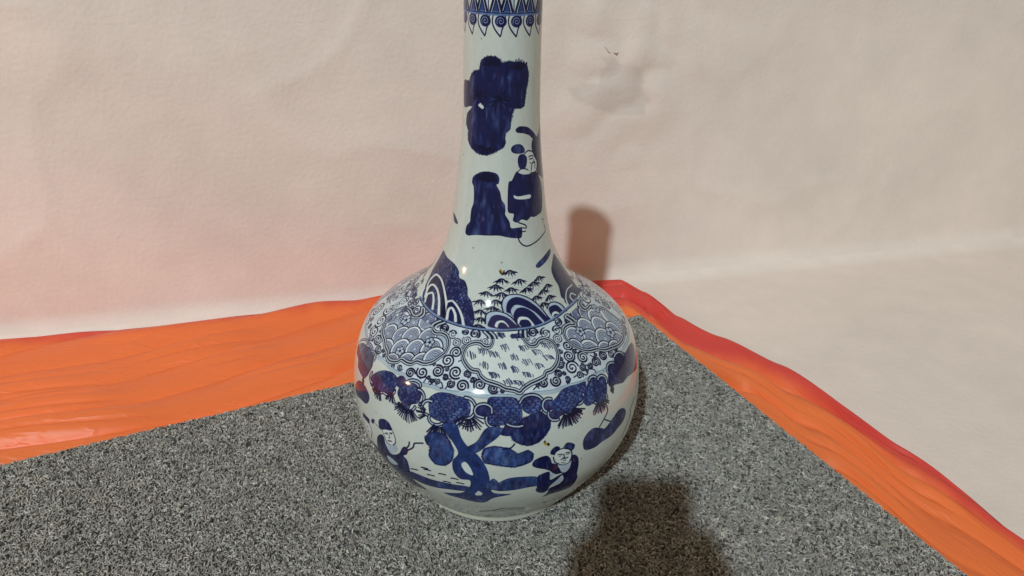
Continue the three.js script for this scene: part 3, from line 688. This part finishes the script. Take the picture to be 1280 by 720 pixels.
function turned(profile, i, seg = 220) {          // lathe from [radius, height] with uv in half turns and arc length
  const h = sheets[i], pos = [], uv = [], idx = [];
  for (const [r, z] of profile) for (let k = 0; k <= seg; k++) { const a = -Math.PI + k / seg * 2 * Math.PI; pos.push(r * Math.sin(a), z, r * Math.cos(a)); uv.push(a / Math.PI + 0.5, (arc(z) - h.s0) / (h.s1 - h.s0)); }
  for (let j = 0; j < profile.length - 1; j++) for (let k = 0; k < seg; k++) { const a = j * (seg + 1) + k, b = a + seg + 1; idx.push(a, a + 1, b, b, a + 1, b + 1); }
  const g = new THREE.BufferGeometry(); g.setAttribute('position', new THREE.Float32BufferAttribute(pos, 3)); g.setAttribute('uv', new THREE.Float32BufferAttribute(uv, 2)); g.setIndex(idx); g.computeVertexNormals();
  const nm = g.attributes.normal;                  // one normal on both sides of the seam
  for (let j = 0; j < profile.length; j++) { const a = j * (seg + 1), b = a + seg; const x = 0, z = nm.getZ(a) + nm.getZ(b), y = nm.getY(a) + nm.getY(b), l = Math.hypot(y, z); nm.setXYZ(a, x, y / l, z / l); nm.setXYZ(b, x, y / l, z / l); }
  return g;
}
const span = (z0, z1, n) => [...Array(n + 1).keys()].map((i) => { const z = unarc(arc(z0) + (arc(z1) - arc(z0)) * i / n); return [radius(z), z]; });
const vase = thing('porcelain_vase', 'blue and white porcelain bottle vase with long neck and globe body standing on grey carpet', 'vase');
mesh('body', turned(span(ZB, ZS, 170), 0), glaze[0], vase);
const neckPart = mesh('neck', turned(span(ZS, ZTOP, 320), 1), glaze[1], vase);
{ // mouth: rounded lip and the inside wall going down into the dark
  const p = [], r = radius(ZTOP); for (let i = 0; i <= 8; i++) { const t = i / 8 * Math.PI; p.push(new THREE.Vector2(r - 0.002 + 0.002 * Math.cos(t), ZTOP + 0.002 * Math.sin(t))); }
  for (let i = 0; i <= 30; i++) { const z = ZTOP - (ZTOP - 0.2) * i / 30; p.push(new THREE.Vector2(radius(z) - 0.004, z)); }
  mesh('mouth_rim', new THREE.LatheGeometry(p, 96), bareClay, neckPart);
  const f = [[0.0, 0.006], [0.063, 0.006], [0.0645, 0.001], [0.066, 0], [0.0715, 0], [0.0728, 0.0012], [0.0732, 0.006], [0.0738, 0.0075]].map((v) => new THREE.Vector2(...v));
  mesh('foot_ring', new THREE.LatheGeometry(f, 160), bareClay, vase);
}

// ------------------------------------------------------------------ carpet mat: a slab with rounded edges and a dense short pile
const MA = 25 * Math.PI / 180, CORNER = [0.187, -0.300];
const e1 = [-Math.cos(MA), Math.sin(MA)], e2 = [Math.sin(MA), Math.cos(MA)];   // along the back edge to the left; along the right edge towards the viewer
const ML = 1.15, MW = 0.95, toWorld = (p, q) => [CORNER[0] + e1[0] * p + e2[0] * q, CORNER[1] + e1[1] * p + e2[1] * q];
{
  const mat = thing('carpet_mat', 'grey flecked carpet mat with rounded corner under the vase', 'carpet', CORNER[0], -T, CORNER[1]);
  const R = 0.022, sh = new THREE.Shape();
  const loc = (p, q) => { const [x, z] = toWorld(p, q); return [x - CORNER[0], -(z - CORNER[1])]; };
  const b = 0.0125, cs = [[b, b], [ML - b, b], [ML - b, MW - b], [b, MW - b]];
  cs.forEach((cpt, i) => { const pv = cs[(i + 3) % 4], nx = cs[(i + 1) % 4], dir = (u, v) => { const l = Math.hypot(v[0] - u[0], v[1] - u[1]); return [(v[0] - u[0]) / l, (v[1] - u[1]) / l]; }, d1 = dir(cpt, pv), d2 = dir(cpt, nx); const A = loc(cpt[0] + d1[0] * R, cpt[1] + d1[1] * R), B = loc(cpt[0] + d2[0] * R, cpt[1] + d2[1] * R), C = loc(...cpt); i ? sh.lineTo(...A) : sh.moveTo(...A); sh.quadraticCurveTo(...C, ...B); });
  sh.closePath();
  const g = new THREE.ExtrudeGeometry(sh, { depth: T - 0.0044 - 2 * b, bevelEnabled: true, bevelThickness: b, bevelSize: b - 0.0015, bevelSegments: 8, curveSegments: 12 });
  g.rotateX(-Math.PI / 2); g.translate(0, b, 0);
  const fl = toTexture(512, 512, (u, v) => { const n = rnd(), k = 0.30 + 0.34 * n * n + 0.06 * noise(u * 30, v * 30); return [k, k * 0.98, k * 0.93]; }, true); fl.repeat.set(3.2, 3.2);
  mesh('backing', g, new THREE.MeshStandardMaterial({ map: fl, bumpMap: fl, bumpScale: 0.0015, roughness: 1 }), mat);
  // pile: short yarn loops, too many to count
  const ico = new THREE.IcosahedronGeometry(1, 0); ico.scale(0.00085, 0.00085, 0.0017);
  const list = [], step = 0.0017;
  const half = Math.tan(43.6 / 2 * Math.PI / 180), v = new THREE.Vector3(); camera.updateMatrixWorld(); const inv = camera.matrixWorldInverse.copy(camera.matrixWorld).invert();
  for (let p = 0.002; p < ML - 0.002; p += step) for (let q = 0.002; q < MW - 0.002; q += step) {
    const a = p + rr(-0.5, 0.5) * step, c = q + rr(-0.5, 0.5) * step, [x, z] = toWorld(a, c);
    v.set(x, 0, z).applyMatrix4(inv); if (v.z > -0.1 || Math.abs(v.y / -v.z) > half * 1.22 || Math.abs(v.x / -v.z) > half * 16 / 9 * 1.12) continue;   // only as far as the photograph reaches, with a margin
    if (Math.hypot(x, z) < 0.069) continue;
    const e = Math.min(a, c, 0.016) / 0.016, drop = 0.011 * (1 - Math.sqrt(Math.max(0, 1 - (1 - e) * (1 - e)))); if (Math.min(a, c) < 0.0025 + 0.0022 * noise(a * 70, c * 70, 8.8)) continue;
    list.push([x - CORNER[0], T - 0.0042 - drop + rr(-0.0007, 0.0007), z - CORNER[1], a, c]);
  }
  const loop = new THREE.TorusGeometry(0.00115, 0.00044, 5, 7, Math.PI * 1.25), yarn = new THREE.MeshStandardMaterial({ color: 0xffffff, roughness: 0.95 });
  const m4 = new THREE.Matrix4(), qt = new THREE.Quaternion(), eu = new THREE.Euler(), sc = new THREE.Vector3(), col = new THREE.Color();
  [[ico, 'pile'], [loop, 'pile_001']].forEach(([geo, name], kind) => {
    const part = list.filter((_, i) => (i % 5 < 3 ? 1 : 0) === kind), im = new THREE.InstancedMesh(geo, yarn, part.length); im.name = name; im.castShadow = im.receiveShadow = true; im.userData = { kind: 'stuff' };
    part.forEach(([x, y, z, a, c], i) => {
      if (kind) eu.set(rr(-0.9, 0.9), rr(0, 6.28), rr(-0.7, 0.7)); else eu.set(rr(-0.7, 0.7), rr(0, 6.28), rr(-0.5, 0.5));
      const k = rr(0.8, 1.35); sc.set(k * rr(0.8, 1.3), k, k * rr(0.8, 1.3)); m4.compose(v.set(x, y + (kind ? 0.0002 : -0.0002), z), qt.setFromEuler(eu), sc); im.setMatrixAt(i, m4);
      const t = rnd(), pt = 0.5 + 0.5 * fbm(a * 45, c * 45, 2, 1.5); let b = t < 0.13 ? rr(0.03, 0.09) : t < 0.86 ? rr(0.18, 0.33) : rr(0.34, 0.52); b *= 0.98 + 0.6 * pt; const w = rr(-0.03, 0.05);
      im.setColorAt(i, col.setRGB(b * (1.02 + w), b, b * (0.93 - w)));
    });
    mat.add(im);
  });
}

// small tear in the paper, its edges curling off the wall
{
  const bd = scene.getObjectByName('backdrop'), strip = (x0, y0, x1, y1, w, lift) => {
    const n = 10, p = [], ix = [], len = Math.hypot(x1 - x0, y1 - y0), nx = -(y1 - y0) / len, ny = (x1 - x0) / len;
    for (let i = 0; i <= n; i++) { const t = i / n, b = Math.sin(t * Math.PI), x = x0 + (x1 - x0) * t, y = y0 + (y1 - y0) * t + 0.0012 * Math.sin(t * 9); for (const [s, o] of [[0, 0], [0.5, 0.45], [1, 1]]) { const [wx, wz] = turnWall(x + nx * w * s * b, WALLZ + 0.004 + lift * o * b); p.push(wx, y + ny * w * s * b, wz); } }
    for (let i = 0; i < n; i++) for (let k = 0; k < 2; k++) { const a = i * 3 + k, b = a + 3; ix.push(a, b, a + 1, b, b + 1, a + 1); }
    const g = new THREE.BufferGeometry(); g.setAttribute('position', new THREE.Float32BufferAttribute(p, 3)); g.setIndex(ix); g.computeVertexNormals(); return g;
  };
  const m = new THREE.MeshStandardMaterial({ color: new THREE.Color('#d8cfc4'), roughness: 0.8, side: THREE.DoubleSide });
  mesh('torn_flap', strip(0.0425, 0.2939, 0.0505, 0.2959, 0.0035, 0.005), m, bd); mesh('torn_flap', strip(0.0285, 0.3039, 0.0405, 0.2929, 0.0022, 0.003), m, bd);
}

// ------------------------------------------------------------------ cloth: an orange sheet with a red border bunched behind the mat
{
  const edge = [[-1.25, -0.10], [-0.75, -0.215], [-0.45, -0.285], [-0.20, -0.356], [-0.155, -0.368], [-0.05, -0.389], [0.06, -0.414], [0.137, -0.434], [0.178, -0.432], [0.208, -0.392], [0.240, -0.328], [0.285, -0.278], [0.335, -0.20], [0.41, -0.06], [0.53, 0.18], [0.68, 0.46]];
  const back = (x) => { let i = 0; while (i < edge.length - 2 && x > edge[i + 1][0]) i++; const t = (x - edge[i][0]) / (edge[i + 1][0] - edge[i][0]); const s = t * t * (3 - 2 * t) * 0.5 + t * 0.5; return edge[i][1] + (edge[i + 1][1] - edge[i][1]) * s; };
  const front = (x) => { const p = (CORNER[0] - x) / Math.cos(MA); return p > -0.02 ? CORNER[1] + Math.sin(MA) * p + 0.13 : CORNER[1] + (x - CORNER[0]) / Math.tan(MA) + 0.13; };
  const NX = 700, NV = 230, pos = [], uv = [], col = [], idx = [], c1 = new THREE.Color().setRGB(0.93, 0.20, 0.05), c2 = new THREE.Color().setRGB(0.72, 0.065, 0.05), cc = new THREE.Color();
  for (let j = 0; j <= NV; j++) for (let i = 0; i <= NX; i++) {
    const x = -1.2 + 1.86 * i / NX, zb = back(x) + 0.003 * noise(x * 11, 3), zf = Math.min(0.6, Math.max(front(x), zb + 0.16)), v = j / NV, z = zf + (zb - zf) * v, d = z - zb;   // d: distance from the back edge
    const q = (x - CORNER[0]) * e1[1] * 0 + 0, mp = (x - CORNER[0]) * e1[0] + (z - CORNER[1]) * e1[1], mq = (x - CORNER[0]) * e2[0] + (z - CORNER[1]) * e2[1];
    const under = smooth(-0.03, 0.004, Math.min(mp, mq)); const k = 1 - under;
    const along = d + 0.25 * x + 0.03 * fbm(x * 4, z * 4, 2);
    const warp = 2.6 * fbm(x * 2.6, z * 2.6, 2), p1 = along * 52 + warp, p2 = along * 118 - x * 14 + 2.2 * fbm(x * 4 + 7, z * 4, 2);
    const ridge = (p) => Math.pow(Math.sin(p) * Math.sin(p) + 0.004, 0.32), g1 = smooth(-0.4, 0.3, noise(x * 3, z * 5, 4.4)), g2 = smooth(-0.2, 0.4, noise(x * 5 + 4, z * 8, 1.4));
    let f = 0.016 * ridge(p1) * (0.3 + 0.7 * g1) + 0.0075 * ridge(p2) * g2 + 0.006 * smooth(-0.3, 0.5, fbm(x * 3 + 9, z * 5, 2));
    f *= 0.25 + 0.75 * k; f += 0.012 * Math.exp(-Math.pow((d - 0.018) / 0.014, 2)) * (0.5 + 0.5 * noise(x * 9, 7.7)) * k; f *= smooth(0, 0.010, d); f += 0.0022 * smooth(0.0005, 0.002, d) * smooth(0.0085, 0.007, d);
    pos.push(x, floorY(x, z) + 0.0018 + f, z); uv.push(x, d);
    const w = 0.012 + 0.060 * smooth(0.05, 0.15, x) * (1 - 0.6 * smooth(0.24, 0.32, x)) + 0.007 * noise(x * 20, 1.2) + 0.010 * fbm(x * 40, z * 40, 3); cc.copy(c2).lerp(c1, smooth(w - 0.016, w + 0.018, d)); col.push(cc.r, cc.g, cc.b);
  }
  for (let j = 0; j < NV; j++) for (let i = 0; i < NX; i++) { const a = j * (NX + 1) + i, b = a + NX + 1; idx.push(a, a + 1, b, b, a + 1, b + 1); }
  const g = new THREE.BufferGeometry(); g.setAttribute('position', new THREE.Float32BufferAttribute(pos, 3)); g.setAttribute('uv', new THREE.Float32BufferAttribute(uv, 2)); g.setAttribute('color', new THREE.Float32BufferAttribute(col, 3)); g.setIndex(idx); g.computeVertexNormals();
  const weave = toTexture(512, 512, (u, v) => { const w = 1 - Math.min(1, Math.abs(fbm(u * 7 + 3, v * 16 + 3, 3)) * 4), k = smooth(0, 0.1, u) * smooth(1, 0.9, u) * smooth(0, 0.1, v) * smooth(1, 0.9, v), n = 0.35 + 0.4 * w * w * k + 0.05 * Math.sin(u * 6.283 * 128) * Math.sin(v * 6.283 * 128) + 0.05 * (rnd() - 0.5); return [n, n, n]; }); weave.repeat.set(4, 6);
  const o = mesh('cloth', g, new THREE.MeshPhysicalMaterial({ vertexColors: true, roughness: 0.45, sheen: 0.4, sheenRoughness: 0.5, sheenColor: new THREE.Color(1, 0.5, 0.3), bumpMap: weave, bumpScale: 0.0009, side: THREE.DoubleSide }), scene);
  o.userData = { label: 'crumpled orange cloth with red border lying behind the carpet mat', category: 'cloth' };
}


// ------------------------------------------------------------------ behind the camera: the hand and phone whose shadow falls on the mat
{
  const F = new THREE.Vector3(0.01889, -0.46259, -0.88637), U = new THREE.Vector3(-0.0167, 0.8863, -0.4629), Rt = new THREE.Vector3().crossVectors(F, U).normalize();
  const place = (o) => { o.matrixAutoUpdate = true; o.quaternion.setFromRotationMatrix(new THREE.Matrix4().makeBasis(Rt, U, F.clone().negate())); o.position.copy(camera.position); };
  const ph = thing('phone', 'black phone held upright in one hand behind the camera', 'phone'); place(ph);
  const rect = (w, h, r) => { const s = new THREE.Shape(); s.moveTo(-w + r, -h); s.lineTo(w - r, -h); s.quadraticCurveTo(w, -h, w, -h + r); s.lineTo(w, h - r); s.quadraticCurveTo(w, h, w - r, h); s.lineTo(-w + r, h); s.quadraticCurveTo(-w, h, -w, h - r); s.lineTo(-w, -h + r); s.quadraticCurveTo(-w, -h, -w + r, -h); return s; };
  const dark = new THREE.MeshPhysicalMaterial({ color: 0x16171a, roughness: 0.35 });
  const g = new THREE.ExtrudeGeometry(rect(0.0365, 0.0795, 0.009), { depth: 0.006, bevelEnabled: true, bevelThickness: 0.001, bevelSize: 0.001, bevelSegments: 3, curveSegments: 8 }); g.translate(-0.028, -0.070, 0.006);
  const bodyM = mesh('body', g, dark, ph);
  const sg = new THREE.ExtrudeGeometry(rect(0.0345, 0.0765, 0.007), { depth: 0.0004, bevelEnabled: false, curveSegments: 8 }); sg.translate(-0.028, -0.070, 0.0131); mesh('screen', sg, new THREE.MeshPhysicalMaterial({ color: 0x050506, roughness: 0.08 }), bodyM);
  // right hand: palm behind the lower half, four fingers round the left edge, thumb along the right edge
  const B = []; const chain = (...q) => { for (let i = 0; i < q.length - 1; i++) B.push([new THREE.Vector3(...q[i].slice(0, 3)), q[i][3], new THREE.Vector3(...q[i + 1].slice(0, 3)), q[i + 1][3]]); };
  const palm = [0.056, -0.115, 0.004], fingers = [[-0.062, 0.0088, 0.000], [-0.083, 0.0092, 0.003], [-0.103, 0.0088, 0.001], [-0.121, 0.0078, -0.004]];
  chain([0.085, -0.175, 0.035, 0.026], [0.068, -0.145, 0.016, 0.024], [0.052, -0.100, 0.000, 0.019]);
  chain([0.068, -0.145, 0.016, 0.024], [0.048, -0.118, -0.004, 0.017]);
  fingers.forEach(([y, r, dx]) => chain([0.056, -0.11 + (y + 0.09) * 0.5, 0.0, 0.015], [0.042, y, -0.009, r + 0.003], [0.004 - dx, y + 0.004, -0.0125, r], [-0.024 - dx, y + 0.003, -0.008, r * 0.94], [-0.036 - dx, y + 0.001, 0.009, r * 0.82]));
  chain([0.066, -0.13, 0.016, 0.020], [0.0655, -0.098, 0.018, 0.0135], [0.0635, -0.068, 0.020, 0.0105], [0.055, -0.044, 0.0225, 0.0085]);
  chain([0.085, -0.175, 0.035, 0.026], [0.12, -0.235, 0.085, 0.033]);
  const box = { min: [-0.075, -0.27, -0.05], size: 0.25 }, n = 96, field = new Float32Array(n * n * n), q = new THREE.Vector3(), ab = new THREE.Vector3(), aq = new THREE.Vector3();
  const pos = (i) => (i / (n - 1));
  const dist = (x, y, z) => { q.set(x, y, z); let s = 0; for (const [a, ra, b, rb] of B) { ab.subVectors(b, a); aq.subVectors(q, a); const t = Math.min(1, Math.max(0, aq.dot(ab) / ab.lengthSq())); const d = aq.addScaledVector(ab, -t).length() - (ra + (rb - ra) * t); if (d < 0.03) s += Math.exp(-d / 0.0022); } return s > 0 ? -0.0022 * Math.log(s) : 0.03; };
  const mc = new MarchingCubes(n, new THREE.MeshStandardMaterial(), false, false, 120000); mc.isolation = 0;
  for (let k = 0; k < n; k++) for (let j = 0; j < n; j++) for (let i = 0; i < n; i++) mc.field[k * n * n + j * n + i] = -dist(box.min[0] + pos(i) * box.size, box.min[1] + pos(j) * box.size, box.min[2] + pos(k) * box.size);
  mc.update();
  const cnt = mc.count, pa = mc.positionArray.slice(0, cnt * 3), na = mc.normalArray.slice(0, cnt * 3), k = (n - 1) / n;
  for (let i = 0; i < cnt; i++) for (let c = 0; c < 3; c++) { pa[i * 3 + c] = box.min[c] + ((pa[i * 3 + c] + 1) / 2 * n / (n - 1)) * box.size; }
  const hg = new THREE.BufferGeometry(); hg.setAttribute('position', new THREE.Float32BufferAttribute(pa, 3)); hg.setAttribute('normal', new THREE.Float32BufferAttribute(na, 3));
  hg.translate(-0.040, 0.012, 0);
  const person = thing('person', 'hand with curled fingers and dark sleeve holding the phone', 'person'); place(person);
  mesh('hand', hg, new THREE.MeshPhysicalMaterial({ color: new THREE.Color().setRGB(0.42, 0.24, 0.16), roughness: 0.55 }), person);
  const curve = new THREE.CatmullRomCurve3([[0.112, -0.222, 0.074], [0.135, -0.262, 0.108], [0.19, -0.34, 0.20], [0.26, -0.36, 0.36]].map((p) => new THREE.Vector3(p[0] - 0.04, p[1] + 0.012, p[2])));
  mesh('sleeve', new THREE.TubeGeometry(curve, 30, 0.044, 20), new THREE.MeshStandardMaterial({ color: 0x22252c, roughness: 0.9, side: THREE.DoubleSide }), person);
}

// ------------------------------------------------------------------ lamps (outside the frame)
function bulb(L, name, label, size) {
  const u = new THREE.Vector3(...L.dir).normalize().multiplyScalar(L.dist); u.y += 0.12;
  const t = thing(name, label, 'lamp', u.x, u.y, u.z);
  const col = new THREE.Color().setRGB(...L.color);
  const gl = mesh('glass_globe', new THREE.SphereGeometry(size, 32, 20), new THREE.MeshStandardMaterial({ color: 0x111111, emissive: col, emissiveIntensity: 20 }), t); gl.castShadow = false;
  const base = mesh('screw_base', new THREE.LatheGeometry([[0, 0.075], [0.013, 0.075], [0.014, 0.05], [0.0125, 0.046], [0.014, 0.042], [0.0125, 0.038], [0.014, 0.034], [0.02, 0.02]].map((v) => new THREE.Vector2(v[0], v[1] + size * 0.9)), 24), new THREE.MeshStandardMaterial({ color: 0x999999, metalness: 1, roughness: 0.35 }), t);
  const p = new THREE.PointLight(col, L.power, 0, 2); p.castShadow = true; p.shadow.radius = size / 0.02; p.shadow.mapSize.set(2048, 2048); p.shadow.camera.near = 0.1; t.add(p);
}
bulb(KEY, 'light_bulb', 'cool white light bulb hanging behind the photographer', 0.075);
bulb(SIDE, 'light_bulb_001', 'small warm light bulb far to the left of the vase', 0.018);
renderer.render(scene, camera);
